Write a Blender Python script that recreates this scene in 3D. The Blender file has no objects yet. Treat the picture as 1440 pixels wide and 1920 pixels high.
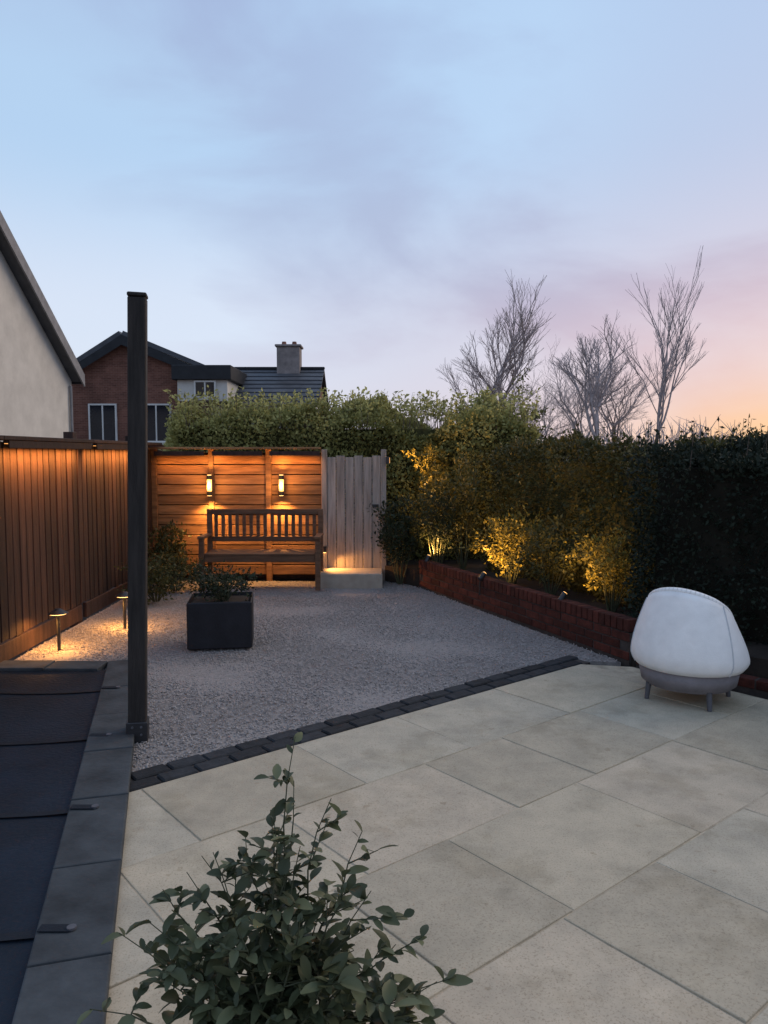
import bpy, bmesh, math, random
import numpy as np
from mathutils import Vector, Matrix, noise as mnoise

S = bpy.context.scene
C = S.collection
R = math.radians

# ------------------------------------------------------------------ camera
cam = bpy.data.cameras.new('camera')
co = bpy.data.objects.new('camera', cam)
C.objects.link(co)
co.location = (0, 0, 1.65)
co.rotation_euler = (R(90) - math.atan(110 / 1440), 0, 0)
cam.sensor_fit = 'VERTICAL'
cam.sensor_height = 36
cam.lens = 27
cam.clip_end = 3000
cam.clip_start = 0.05
S.camera = co

# ------------------------------------------------------------------ world: dusk sky, thin cloud
w = bpy.data.worlds.new('World')
S.world = w
w.use_nodes = True
nt = w.node_tree
N, L = nt.nodes, nt.links
bg = N['Background']
SUN_AZ, SUN_EL = 58.0, 33.0           # degrees to the right of the view axis (+Y), above the horizon


def wn(t, **kw):
    n = N.new(t)
    for k, v in kw.items():
        setattr(n, k, v)
    return n


def ramp(node_tree, stops, interp='EASE'):
    n = node_tree.nodes.new('ShaderNodeValToRGB')
    n.color_ramp.interpolation = interp
    el = n.color_ramp.elements
    while len(el) < len(stops):
        el.new(0.5)
    for e, (p, c) in zip(el, stops):
        e.position = p
        e.color = (*c, 1) if len(c) == 3 else c
    return n


def vmath(op, a, b=None):
    n = wn('ShaderNodeVectorMath', operation=op)
    for i, x in enumerate((a, b)):
        if x is None:
            continue
        if isinstance(x, (tuple, list)):
            n.inputs[i].default_value = x
        else:
            L.new(x, n.inputs[i])
    return n


def fmath(op, a, b=None, clamp=False):
    n = wn('ShaderNodeMath', operation=op, use_clamp=clamp)
    for i, x in enumerate((a, b)):
        if x is None:
            continue
        if isinstance(x, (int, float)):
            n.inputs[i].default_value = x
        else:
            L.new(x, n.inputs[i])
    return n.outputs[0]


def wmix(fac, a, b):
    n = wn('ShaderNodeMix', data_type='RGBA')
    if isinstance(fac, float):
        n.inputs[0].default_value = fac
    else:
        L.new(fac, n.inputs[0])
    for i, x in ((6, a), (7, b)):
        if isinstance(x, tuple):
            n.inputs[i].default_value = (*x, 1)
        else:
            L.new(x, n.inputs[i])
    return n.outputs[2]


def dirvec(az, el):
    a, e = R(az), R(el)
    return (math.sin(a) * math.cos(e), math.cos(a) * math.cos(e), math.sin(e))


tc = wn('ShaderNodeTexCoord')
D = vmath('NORMALIZE', tc.outputs['Generated']).outputs[0]
sep = wn('ShaderNodeSeparateXYZ')
L.new(D, sep.inputs[0])
elev = sep.outputs[2]

sky = wn('ShaderNodeTexSky', sky_type='NISHITA')
sky.sun_disc = False
sky.sun_elevation = R(SUN_EL)
sky.sun_rotation = R(SUN_AZ)
sky.air_density = 1.0
sky.dust_density = 1.2
sky.ozone_density = 2.0
nish = vmath('SCALE', sky.outputs[0])
nish.inputs['Scale'].default_value = 0.12

# veil of cloud: lavender blue overhead, mauve pink low, peach towards the set sun
cloud_r = ramp(nt, [(0.0, (.60, .52, .60)), (0.10, (.56, .54, .68)), (0.26, (.40, .465, .665)), (0.5, (.37, .46, .70)), (1.0, (.36, .46, .70))])
L.new(elev, cloud_r.inputs[0])
sd = vmath('DOT_PRODUCT', D, dirvec(36, 1.0)).outputs['Value']
halo = fmath('POWER', fmath('MAXIMUM', sd, 0.0), 10.0)
lowm = fmath('POWER', fmath('SUBTRACT', 1.0, fmath('MAXIMUM', elev, 0.0), clamp=True), 3.0)
pinkf = fmath('MULTIPLY', fmath('MULTIPLY', halo, lowm), 0.9, clamp=True)
c1 = wmix(pinkf, cloud_r.outputs[0], (.96, .59, .57))
halo2 = fmath('POWER', fmath('MAXIMUM', sd, 0.0), 26.0)
low2 = fmath('POWER', fmath('SUBTRACT', 1.0, fmath('MAXIMUM', elev, 0.0), clamp=True), 18.0)
peach = fmath('MULTIPLY', fmath('MULTIPLY', halo2, low2), 1.6, clamp=True)
c2 = wmix(peach, c1, (1.05, .62, .28))
# cloud structure
mp = wn('ShaderNodeMapping')
mp.inputs['Scale'].default_value = (1.0, 1.0, 2.4)
mp.inputs['Rotation'].default_value = (0.0, R(24), 0.0)
L.new(D, mp.inputs['Vector'])
nz = wn('ShaderNodeTexNoise')
nz.inputs['Scale'].default_value = 2.1
nz.inputs['Detail'].default_value = 8.0
nz.inputs['Roughness'].default_value = 0.52
nz.inputs['Distortion'].default_value = 0.35
L.new(mp.outputs[0], nz.inputs['Vector'])
cr = ramp(nt, [(0.40, (0, 0, 0)), (0.62, (1, 1, 1))])
L.new(nz.outputs[0], cr.inputs[0])
# clearer gaps in the veil (upper middle, and low on the left)
gaps = None
for az, el, p, a in ((4, 27, 45.0, .75), (-20, 10, 40.0, 1.25), (-32, 16, 45.0, .5), (40, 34, 14.0, .1), (150, 40, 4.0, .5), (-120, 35, 4.0, .5)):
    g = fmath('MULTIPLY', fmath('POWER', fmath('MAXIMUM', vmath('DOT_PRODUCT', D, dirvec(az, el)).outputs['Value'], 0.0), p), a)
    gaps = g if gaps is None else fmath('ADD', gaps, g)
thick = fmath('SUBTRACT', fmath('ADD', fmath('MULTIPLY', cr.outputs[0], 0.60), 0.48), fmath('MULTIPLY', gaps, 0.85), clamp=True)
clear = ramp(nt, [(0.0, (.85, .86, .99)), (0.16, (.78, .86, 1.01)), (0.36, (.53, .73, .98)), (1.0, (.45, .64, .95))])
L.new(elev, clear.inputs[0])
clear2 = wmix(0.18, clear.outputs[0], nish.outputs[0])
c3 = wmix(thick, wmix(pinkf, clear2, (.93, .68, .66)), c2)
c4 = wmix(peach, c3, (1.08, .66, .32))
below = fmath('GREATER_THAN', elev, -0.02)
L.new(wmix(below, (.10, .10, .11), c4), bg.inputs[0])
bg.inputs[1].default_value = 1.0

# sun: hidden by cloud and trees, only a broad soft warm glow from that side
sl = bpy.data.lights.new('sun', 'SUN')
sl.energy = 1.45
sl.angle = R(50)
sl.color = (1.0, .74, .46)
so = bpy.data.objects.new('sun', sl)
C.objects.link(so)
so.rotation_euler = Vector(dirvec(SUN_AZ, SUN_EL)).to_track_quat('Z', 'Y').to_euler()

S.view_settings.view_transform = 'Standard'
S.view_settings.look = 'None'
S.view_settings.exposure = 0.0
S.view_settings.gamma = 1.0
try:
    S.cycles.max_bounces = 5
    S.cycles.use_denoising = True
except Exception:
    pass

# ------------------------------------------------------------------ materials


def pmat(name, base, var=.22, scale=6.0, rough=.85, bump=.25, bscale=50.0, rnd=.0, spec=.3, tint=None, stretch=None, rough2=None):
    m = bpy.data.materials.new(name)
    m.use_nodes = True
    t = m.node_tree
    n, l = t.nodes, t.links
    b = n['Principled BSDF']
    tcn = n.new('ShaderNodeTexCoord')
    mpn = n.new('ShaderNodeMapping')
    l.new(tcn.outputs['Object'], mpn.inputs[0])
    if stretch:
        mpn.inputs['Scale'].default_value = stretch
    oi = n.new('ShaderNodeObjectInfo')
    off = n.new('ShaderNodeVectorMath')
    off.operation = 'SCALE'
    off.inputs[0].default_value = (17, 31, 23)
    l.new(oi.outputs['Random'], off.inputs['Scale'])
    l.new(off.outputs[0], mpn.inputs['Location'])
    n1 = n.new('ShaderNodeTexNoise')
    n1.inputs['Scale'].default_value = scale
    n1.inputs['Detail'].default_value = 6
    n1.inputs['Roughness'].default_value = .62
    l.new(mpn.outputs[0], n1.inputs['Vector'])
    lo = tuple(max(0, c * (1 - var)) for c in base)
    hi = tint if tint else tuple(min(1, c * (1 + var)) for c in base)
    r1 = ramp(t, [(.3, lo), (.7, hi)], 'LINEAR')
    l.new(n1.outputs[0], r1.inputs[0])
    col = r1.outputs[0]
    if rnd:
        mr = n.new('ShaderNodeMapRange')
        mr.inputs['To Min'].default_value = 1 - rnd
        mr.inputs['To Max'].default_value = 1 + rnd
        l.new(oi.outputs['Random'], mr.inputs[0])
        hv = n.new('ShaderNodeHueSaturation')
        l.new(mr.outputs[0], hv.inputs['Value'])
        l.new(col, hv.inputs['Color'])
        col = hv.outputs[0]
    l.new(col, b.inputs['Base Color'])
    b.inputs['Roughness'].default_value = rough
    b.inputs['Specular IOR Level'].default_value = spec
    if bump:
        n2 = n.new('ShaderNodeTexNoise')
        n2.inputs['Scale'].default_value = bscale
        n2.inputs['Detail'].default_value = 5
        l.new(mpn.outputs[0], n2.inputs['Vector'])
        bp = n.new('ShaderNodeBump')
        bp.inputs['Strength'].default_value = bump
        bp.inputs['Distance'].default_value = .01
        l.new(n2.outputs[0], bp.inputs['Height'])
        l.new(bp.outputs[0], b.inputs['Normal'])
    return m


def slab_mat():
    m = bpy.data.materials.new('slab')
    m.use_nodes = True
    t = m.node_tree
    n, l = t.nodes, t.links
    b = n['Principled BSDF']
    geo = n.new('ShaderNodeNewGeometry')
    oi = n.new('ShaderNodeObjectInfo')
    tcn = n.new('ShaderNodeTexCoord')
    off = n.new('ShaderNodeVectorMath')
    off.operation = 'SCALE'
    off.inputs[0].default_value = (13, 29, 7)
    l.new(oi.outputs['Random'], off.inputs['Scale'])
    pv = n.new('ShaderNodeVectorMath')
    pv.operation = 'ADD'
    l.new(tcn.outputs['Object'], pv.inputs[0])
    l.new(off.outputs[0], pv.inputs[1])

    def noise(vec, sc, det, rough=.6):
        q = n.new('ShaderNodeTexNoise')
        q.inputs['Scale'].default_value = sc
        q.inputs['Detail'].default_value = det
        q.inputs['Roughness'].default_value = rough
        l.new(vec, q.inputs['Vector'])
        return q.outputs[0]

    def mixc(fac, a, c, mode='MIX'):
        q = n.new('ShaderNodeMix')
        q.data_type = 'RGBA'
        q.blend_type = mode
        if isinstance(fac, float):
            q.inputs[0].default_value = fac
        else:
            l.new(fac, q.inputs[0])
        for i, x in ((6, a), (7, c)):
            if isinstance(x, tuple):
                q.inputs[i].default_value = (*x, 1)
            else:
                l.new(x, q.inputs[i])
        return q.outputs[2]
    # tone of each slab: buff, grey-buff, slightly pink
    tone = ramp(t, [(0, (.425, .368, .272)), (.35, (.485, .418, .307)), (.6, (.455, .405, .31)), (.8, (.495, .42, .313)), (1, (.44, .382, .288))], 'CONSTANT')
    l.new(oi.outputs['Random'], tone.inputs[0])
    c = tone.outputs[0]
    r1 = ramp(t, [(.32, (.80, .80, .80)), (.68, (1.12, 1.1, 1.08))], 'LINEAR')
    l.new(noise(pv.outputs[0], 4.5, 8, .68), r1.inputs[0])
    c = mixc(1.0, c, r1.outputs[0], 'MULTIPLY')
    # grit and pits
    r2 = ramp(t, [(.36, (.62, .60, .57)), (.46, (1, 1, 1))], 'LINEAR')
    l.new(noise(pv.outputs[0], 130, 3, .7), r2.inputs[0])
    c = mixc(.75, c, r2.outputs[0], 'MULTIPLY')
    # damp and algae stains that run across several slabs
    r3 = ramp(t, [(.50, (1, 1, 1)), (.62, (.82, .81, .78)), (.74, (.69, .68, .64))], 'EASE')
    l.new(noise(geo.outputs['Position'], 1.9, 7, .66), r3.inputs[0])
    c = mixc(.8, c, r3.outputs[0], 'MULTIPLY')
    r4 = ramp(t, [(.66, (1, 1, 1)), (.70, (.70, .66, .60))], 'LINEAR')
    l.new(noise(geo.outputs['Position'], 9.0, 4, .6), r4.inputs[0])
    c = mixc(.7, c, r4.outputs[0], 'MULTIPLY')
    l.new(c, b.inputs['Base Color'])
    b.inputs['Roughness'].default_value = .78
    b.inputs['Specular IOR Level'].default_value = .3
    bp = n.new('ShaderNodeBump')
    bp.inputs['Strength'].default_value = .5
    bp.inputs['Distance'].default_value = .006
    ad = n.new('ShaderNodeMath')
    ad.operation = 'MULTIPLY_ADD'
    ad.inputs[1].default_value = .35
    l.new(noise(pv.outputs[0], 90, 4, .7), ad.inputs[0])
    l.new(noise(pv.outputs[0], 11, 6, .6), ad.inputs[2])
    l.new(ad.outputs[0], bp.inputs['Height'])
    l.new(bp.outputs[0], b.inputs['Normal'])
    return m


def leafmat(name, c0, c1, trans=.25, rough=.5):
    m = bpy.data.materials.new(name)
    m.use_nodes = True
    t = m.node_tree
    n, l = t.nodes, t.links
    b = n['Principled BSDF']
    at = n.new('ShaderNodeAttribute')
    at.attribute_name = 'leafvar'
    oi = n.new('ShaderNodeObjectInfo')
    ad = n.new('ShaderNodeMath')
    ad.operation = 'MULTIPLY_ADD'
    ad.inputs[1].default_value = .35
    l.new(oi.outputs['Random'], ad.inputs[0])
    l.new(at.outputs['Fac'], ad.inputs[2])
    r = ramp(t, [(.0, c0), (1.2 / 1.35, c1)], 'LINEAR')
    l.new(ad.outputs[0], r.inputs[0])
    l.new(r.outputs[0], b.inputs['Base Color'])
    b.inputs['Roughness'].default_value = rough
    b.inputs['Specular IOR Level'].default_value = .25
    tr = n.new('ShaderNodeBsdfTranslucent')
    l.new(r.outputs[0], tr.inputs['Color'])
    mx = n.new('ShaderNodeMixShader')
    mx.inputs[0].default_value = trans
    l.new(b.outputs[0], mx.inputs[1])
    l.new(tr.outputs[0], mx.inputs[2])
    l.new(mx.outputs[0], n['Material Output'].inputs[0])
    return m


def emit(name, c, s):
    m = bpy.data.materials.new(name)
    m.use_nodes = True
    b = m.node_tree.nodes['Principled BSDF']
    b.inputs['Base Color'].default_value = (*c, 1)
    b.inputs['Emission Color'].default_value = (*c, 1)
    b.inputs['Emission Strength'].default_value = s
    return m


M = dict(
    soil=pmat('soil', (.035, .026, .02), .4, 4, .95, .6, 40),
    gravel_base=pmat('gravel_base', (.27, .245, .23), .2, 30, .95, .8, 90),
    grout=pmat('grout', (.42, .355, .26), .3, 12, .95, .4, 80),
    sett=pmat('sett', (.022, .024, .027), .4, 18, .8, .5, 60, .35),
    coping=pmat('coping', (.047, .054, .059), .45, 5, .75, .35, 40, .15),
    timber=pmat('timber', (.034, .0175, .0135), .5, 3.5, .75, .5, 30, .45, stretch=(6, 6, .6)),
    slat=pmat('slat', (.27, .135, .055), .45, 3.5, .7, .4, 30, .28, stretch=(.6, 6, 6)),
    bench=pmat('bench', (.13, .07, .04), .35, 5, .7, .3, 30, .15, stretch=(.6, 6, 6)),
    post=pmat('post', (.024, .020, .018), .6, 4, .7, .4, 35, .1, stretch=(6, 6, .6)),
    gate=pmat('gate', (.32, .27, .23), .4, 4, .7, .3, 30, .12, stretch=(6, 6, .5)),
    brick=pmat('brick', (.07, .019, .013), .4, 14, .9, .5, 60, .35),
    mortar=pmat('mortar', (.06, .05, .045), .3, 14, .95, .5, 70),
    brick2=pmat('house_brick', (.17, .08, .06), .3, 1.2, .9, .2, 20),
    render=pmat('render', (.57, .555, .52), .12, 1.6, .92, .35, 25),
    slate=pmat('slate', (.055, .06, .07), .3, 2.0, .55, .3, 14, .3, .5),
    barge=pmat('bargeboard', (.21, .215, .23), .25, 3, .6, .1),
    fascia=pmat('fascia', (.02, .022, .026), .25, 3, .6, .1),
    white=pmat('white_paint', (.62, .62, .6), .08, 2, .6, .05),
    glass=pmat('dark_glass', (.012, .016, .025), .2, 1, .08, 0, spec=.6),
    chimney=pmat('chimney', (.24, .21, .20), .3, 3, .9, .3),
    bark=pmat('bark', (.10, .078, .068), .35, 9, .9, .5, 40),
    twig=pmat('twig', (.42, .36, .355), .3, 6, .9, .2),
    stem=pmat('stem', (.06, .065, .035), .3, 20, .7, .3, 60),
    shell=pmat('chair_shell', (.86, .85, .83), .07, 9, .6, .22, 170, spec=.35),
    leg=pmat('chair_leg', (.09, .09, .10), .2, 20, .5, .1),
    chair_base=pmat('chair_base', (.20, .185, .195), .15, 14, .85, .3, 160),
    cushion=pmat('cushion', (.55, .56, .58), .08, 12, .9, .25, 160),
    planter=pmat('planter', (.014, .014, .018), .3, 9, .6, .2),
    metal=pmat('lamp_metal', (.02, .02, .022), .2, 20, .45, .05, spec=.5),
    step=pmat('step', (.36, .31, .25), .2, 6, .8, .3, 40),
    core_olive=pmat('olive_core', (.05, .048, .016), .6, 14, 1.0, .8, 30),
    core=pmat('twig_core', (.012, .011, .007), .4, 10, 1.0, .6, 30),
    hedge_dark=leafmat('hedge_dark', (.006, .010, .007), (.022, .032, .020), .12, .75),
    hedge_olive=leafmat('hedge_olive', (.14, .136, .035), (.54, .52, .21), .5),
    shrub_y=leafmat('shrub_yellow', (.06, .052, .010), (.22, .185, .04), .3),
    shrub_g=leafmat('shrub_green', (.022, .026, .010), (.085, .085, .028), .25),
    box=leafmat('box_leaf', (.010, .015, .008), (.035, .048, .022), .2),
    fore=leafmat('foreground_leaf', (.030, .042, .021), (.155, .172, .092), .3, .38),
    pine=leafmat('evergreen', (.05, .052, .016), (.16, .155, .06), .2),
    cover=pmat('pool_cover', (.0060, .0128, .0225), .45, 2.5, .60, .5, 45, spec=.25),
    strap=pmat('cover_strap', (.006, .010, .016), .2, 20, .7, .2, 120),
    fallen=pmat('fallen_leaf', (.16, .09, .03), .4, 30, .8, .2, rnd=.5),
    tube_glow=emit('tube_glow', (1.0, .55, .18), 1.6),
    strip_glow=emit('strip_glow', (1.0, .45, .13), 1.5),
    lamp_glow=emit('lamp_glow', (1.0, .52, .16), 6.0),
)


M['slab'] = slab_mat()


def far_brick():
    """Brick courses too far away to pick apart: pattern on the wall, in metres."""
    m = M['brick2']
    t = m.node_tree
    n, l = t.nodes, t.links
    tcn = n.new('ShaderNodeTexCoord')
    sx = n.new('ShaderNodeSeparateXYZ')
    cx = n.new('ShaderNodeCombineXYZ')
    ad = n.new('ShaderNodeMath')
    ad.operation = 'ADD'
    l.new(tcn.outputs['Object'], sx.inputs[0])
    l.new(sx.outputs[0], ad.inputs[0])
    l.new(sx.outputs[1], ad.inputs[1])
    l.new(ad.outputs[0], cx.inputs[0])
    l.new(sx.outputs[2], cx.inputs[1])
    bt = n.new('ShaderNodeTexBrick')
    bt.inputs['Scale'].default_value = 1.0
    bt.inputs['Brick Width'].default_value = .225
    bt.inputs['Row Height'].default_value = .075
    bt.inputs['Mortar Size'].default_value = .006
    bt.inputs['Color1'].default_value = (1.1, 1.05, 1.0, 1)
    bt.inputs['Color2'].default_value = (.72, .68, .66, 1)
    bt.inputs['Mortar'].default_value = (1.3, 1.6, 1.7, 1)
    l.new(cx.outputs[0], bt.inputs['Vector'])
    b = n['Principled BSDF']
    src = b.inputs['Base Color'].links[0].from_socket
    q = n.new('ShaderNodeMix')
    q.data_type = 'RGBA'
    q.blend_type = 'MULTIPLY'
    q.inputs[0].default_value = 1.0
    l.new(src, q.inputs[6])
    l.new(bt.outputs['Color'], q.inputs[7])
    l.new(q.outputs[2], b.inputs['Base Color'])


far_brick()

# ------------------------------------------------------------------ helpers


def mesh_obj(name, me, parent=None):
    o = bpy.data.objects.new(name, me)
    C.objects.link(o)
    if parent:
        o.parent = parent
    return o


def obj(name, bm, m, parent=None, smooth=False):
    bmesh.ops.recalc_face_normals(bm, faces=bm.faces)
    me = bpy.data.meshes.new(name)
    bm.to_mesh(me)
    bm.free()
    me.materials.append(M[m] if isinstance(m, str) else m)
    if smooth:
        me.polygons.foreach_set('use_smooth', [True] * len(me.polygons))
    return mesh_obj(name, me, parent)


def pyobj(name, v, f, m, parent=None, var=None, smooth=False):
    me = bpy.data.meshes.new(name)
    v = np.asarray(v, dtype=np.float32)
    f = np.asarray(f, dtype=np.int32)
    k = f.shape[1]
    me.vertices.add(len(v))
    me.vertices.foreach_set('co', v.ravel())
    me.loops.add(f.size)
    me.loops.foreach_set('vertex_index', f.ravel())
    me.polygons.add(len(f))
    me.polygons.foreach_set('loop_start', np.arange(0, f.size, k, dtype=np.int32))
    if var is not None:
        a = me.attributes.new('leafvar', 'FLOAT', 'POINT')
        a.data.foreach_set('value', np.asarray(var, dtype=np.float32))
    me.update(calc_edges=True)
    if smooth:
        me.polygons.foreach_set('use_smooth', [True] * len(f))
    me.materials.append(M[m])
    return mesh_obj(name, me, parent)


def thing(name, label, cat, loc=(0, 0, 0), rz=0.0, group=None):
    o = bpy.data.objects.new(name, None)
    C.objects.link(o)
    o.empty_display_size = .1
    o.location = loc
    o.rotation_euler = (0, 0, rz)
    return tag(o, label, cat, group)


def tag(o, label, cat, group=None):
    o['label'] = label
    o['category'] = cat
    if group:
        o['group'] = group
    return o


def struct(o):
    o['kind'] = 'structure'
    return o


def bx(bm, x0, x1, y0, y1, z0, z1, bev=0.0, mat4=None):
    r = bmesh.ops.create_cube(bm, size=1.0)
    vs = r['verts']
    for v in vs:
        v.co = Vector(((x0 + x1) / 2 + v.co.x * (x1 - x0), (y0 + y1) / 2 + v.co.y * (y1 - y0), (z0 + z1) / 2 + v.co.z * (z1 - z0)))
    if bev:
        es = {e for v in vs for e in v.link_edges}
        bmesh.ops.bevel(bm, geom=list(es), offset=bev, segments=1, affect='EDGES', profile=.5)
    if mat4 is not None:
        bmesh.ops.transform(bm, matrix=mat4, verts=bm.verts)
    return bm


def box(name, x0, x1, y0, y1, z0, z1, m, parent=None, bev=0.004):
    return obj(name, bx(bmesh.new(), x0, x1, y0, y1, z0, z1, bev), m, parent)


def prism(name, pts, z0, z1, m, parent=None, bev=0.0):
    bm = bmesh.new()
    f = bm.faces.new([bm.verts.new((x, y, z0)) for x, y in pts])
    if z1 != z0:
        r = bmesh.ops.extrude_face_region(bm, geom=[f])
        top = [v for v in r['geom'] if isinstance(v, bmesh.types.BMVert)]
        bmesh.ops.translate(bm, verts=top, vec=(0, 0, z1 - z0))
        if bev:
            es = [e for e in bm.edges if all(v in top for v in e.verts)]
            bmesh.ops.bevel(bm, geom=es, offset=bev, segments=2, affect='EDGES', profile=.5)
    return obj(name, bm, m, parent)


def cyl(name, r, z0, z1, m, parent, seg=16, loc=(0, 0, 0), rot=None, r2=None):
    bm = bmesh.new()
    bmesh.ops.create_cone(bm, cap_ends=True, segments=seg, radius1=r, radius2=r if r2 is None else r2, depth=z1 - z0)
    bmesh.ops.translate(bm, verts=bm.verts, vec=(0, 0, (z0 + z1) / 2))
    o = obj(name, bm, m, parent)
    o.location = loc
    if rot:
        o.rotation_euler = rot
    return o


def tube_arrays(segs, sides=5):
    """segs: list of (p0, p1, r0, r1) -> verts, quads."""
    V, F = [], []
    for p0, p1, r0, r1 in segs:
        p0, p1 = Vector(p0), Vector(p1)
        d = (p1 - p0)
        if d.length < 1e-6:
            continue
        d.normalize()
        a = d.orthogonal().normalized()
        b = d.cross(a)
        i0 = len(V)
        for p, r in ((p0, r0), (p1, r1)):
            for k in range(sides):
                t = 2 * math.pi * k / sides
                V.append(p + (a * math.cos(t) + b * math.sin(t)) * r)
        for k in range(sides):
            k2 = (k + 1) % sides
            F.append((i0 + k, i0 + k2, i0 + sides + k2, i0 + sides + k))
    return V, F


def clip_poly(sub, clip):
    """Sutherland-Hodgman, clip convex counter-clockwise."""
    out = list(sub)
    for i in range(len(clip)):
        a, b = clip[i], clip[(i + 1) % len(clip)]
        inp, out = out, []
        if not inp:
            return []

        def side(p):
            return (b[0] - a[0]) * (p[1] - a[1]) - (b[1] - a[1]) * (p[0] - a[0])
        for j in range(len(inp)):
            p, q = inp[j], inp[(j + 1) % len(inp)]
            sp, sq = side(p), side(q)
            if sp >= 0:
                out.append(p)
            if (sp >= 0) != (sq >= 0):
                t = sp / (sp - sq)
                out.append((p[0] + (q[0] - p[0]) * t, p[1] + (q[1] - p[1]) * t))
    return out


def area(p):
    return .5 * sum(p[i][0] * p[(i + 1) % len(p)][1] - p[(i + 1) % len(p)][0] * p[i][1] for i in range(len(p)))


# leaf clouds -------------------------------------------------------
def leaf_arrays(P, size, rng, ratio=.5, droop=.0, nrm=None, align=.5):
    """One folded diamond of two triangles (4 verts) for each point."""
    P = np.asarray(P)
    n = len(P)
    d = rng.normal(size=(n, 3))
    if nrm is not None:
        d = d * (1 - align) + nrm * align * 1.6
    d[:, 2] -= droop
    d /= np.linalg.norm(d, axis=1, keepdims=True) + 1e-9
    u = rng.normal(size=(n, 3))
    s = np.cross(d, u)
    s /= np.linalg.norm(s, axis=1, keepdims=True) + 1e-9
    k = np.cross(d, s)
    ln = size * rng.uniform(.6, 1.35, (n, 1))
    a = P
    c = P + d * ln
    m = P + d * ln * .45
    b1 = m + s * ln * ratio * .5 + k * ln * .08
    b2 = m - s * ln * ratio * .5 + k * ln * .08
    V = np.stack([a, b1, c, b2], 1).reshape(-1, 3)
    base = np.arange(n)[:, None] * 4
    F = np.concatenate([base + np.array([[0, 1, 2]]), base + np.array([[0, 2, 3]])], 0)
    var = np.repeat(rng.uniform(0, 1, n), 4)
    return V, F, var


def lump(P, s, seed):
    o = Vector((seed * 3.1, seed * 1.7, seed * 2.3))
    return np.array([mnoise.noise(Vector(p) * s + o) for p in P])


def hedge(name, label, p0, p1, T, H, n, size, m, seed, z0=0.0, lumps=.12, lscale=1.6, topvar=.1, cat='hedge', shoots=9, shoot_h=.22, per=7, core='core'):
    """Hedge from p0 to p1 (face line), growing to the left-hand side of that line."""
    rng = np.random.default_rng(seed)
    dx, dy = p1[0] - p0[0], p1[1] - p0[1]
    Ln = math.hypot(dx, dy)
    root = thing(name, label, cat, (p0[0], p0[1], z0), math.atan2(dy, dx))
    # surface sample: front, back, top, two ends
    A = np.array([Ln * H, Ln * H * .35, Ln * T * 2.0, T * H, T * H])
    cnt = (n * A / A.sum()).astype(int)
    pts, nr = [], []
    for f, c in enumerate(cnt):
        u, v = rng.uniform(0, 1, c), rng.uniform(0, 1, c)
        z = np.zeros(c)
        if f == 0:
            pts.append(np.stack([u * Ln, z, v * H], 1)); nr.append((0, -1, .15))
        elif f == 1:
            pts.append(np.stack([u * Ln, z + T, v * H], 1)); nr.append((0, 1, .15))
        elif f == 2:
            pts.append(np.stack([u * Ln, v * T, z + H], 1)); nr.append((0, 0, 1))
        elif f == 3:
            pts.append(np.stack([z, u * T, v * H], 1)); nr.append((-1, 0, .15))
        else:
            pts.append(np.stack([z + Ln, u * T, v * H], 1)); nr.append((1, 0, .15))
    Nn = np.concatenate([np.repeat(np.array([q], float), c, 0) for q, c in zip(nr, cnt)])
    P = np.concatenate(pts)
    disp = lump(P, lscale, seed) * lumps + lump(P, lscale * 3.1, seed + 5) * lumps * .5
    top = (lump(np.stack([P[:, 0], P[:, 1], P[:, 0] * 0], 1), 1.1, seed + 9)) * topvar * (P[:, 2] / H)
    P = P + Nn * disp[:, None] - Nn * (np.abs(rng.normal(size=(len(P), 1))) * .06)
    P[:, 2] += top
    P += rng.normal(size=P.shape) * .02
    V, F, var = leaf_arrays(P, size, rng, .55, .05, Nn, .45)
    var = np.clip(.62 * var + .38 * np.repeat(.5 + 1.1 * lump(P, 2.3, seed + 3), 4), 0, 1)
    pyobj('foliage', V, F, m, root, var)['kind'] = 'stuff'
    # stray shoots above the top
    segs, sp = [], []
    for _ in range(int(Ln * shoots)):
        x, y = rng.uniform(0, Ln), rng.uniform(0, T)
        h = rng.uniform(.05, shoot_h)
        q0 = Vector((x, y, H - .12))
        q1 = q0 + Vector((rng.normal() * .05, rng.normal() * .05, h + .12 + topvar * .4))
        segs.append((q0, q1, .004, .0015))
        for t in np.linspace(.4, 1, per):
            sp.append(q0.lerp(q1, float(t)))
    for _ in range(int(Ln * 3)):
        x = rng.uniform(.1, Ln - .1)
        segs.append(((x, T / 2 + rng.normal() * .1, 0), (x + rng.normal() * .1, T / 2, H * .9), .02, .006))
    V, F = tube_arrays(segs, 4)
    pyobj('stems', V, F, 'bark', root)
    V, F, var = leaf_arrays(np.array([list(q) for q in sp]), size * 1.1, rng, .5)
    pyobj('shoot_leaves', V, F, m, root, var)['kind'] = 'stuff'
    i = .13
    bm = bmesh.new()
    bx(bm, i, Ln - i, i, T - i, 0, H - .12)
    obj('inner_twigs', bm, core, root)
    return root


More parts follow.
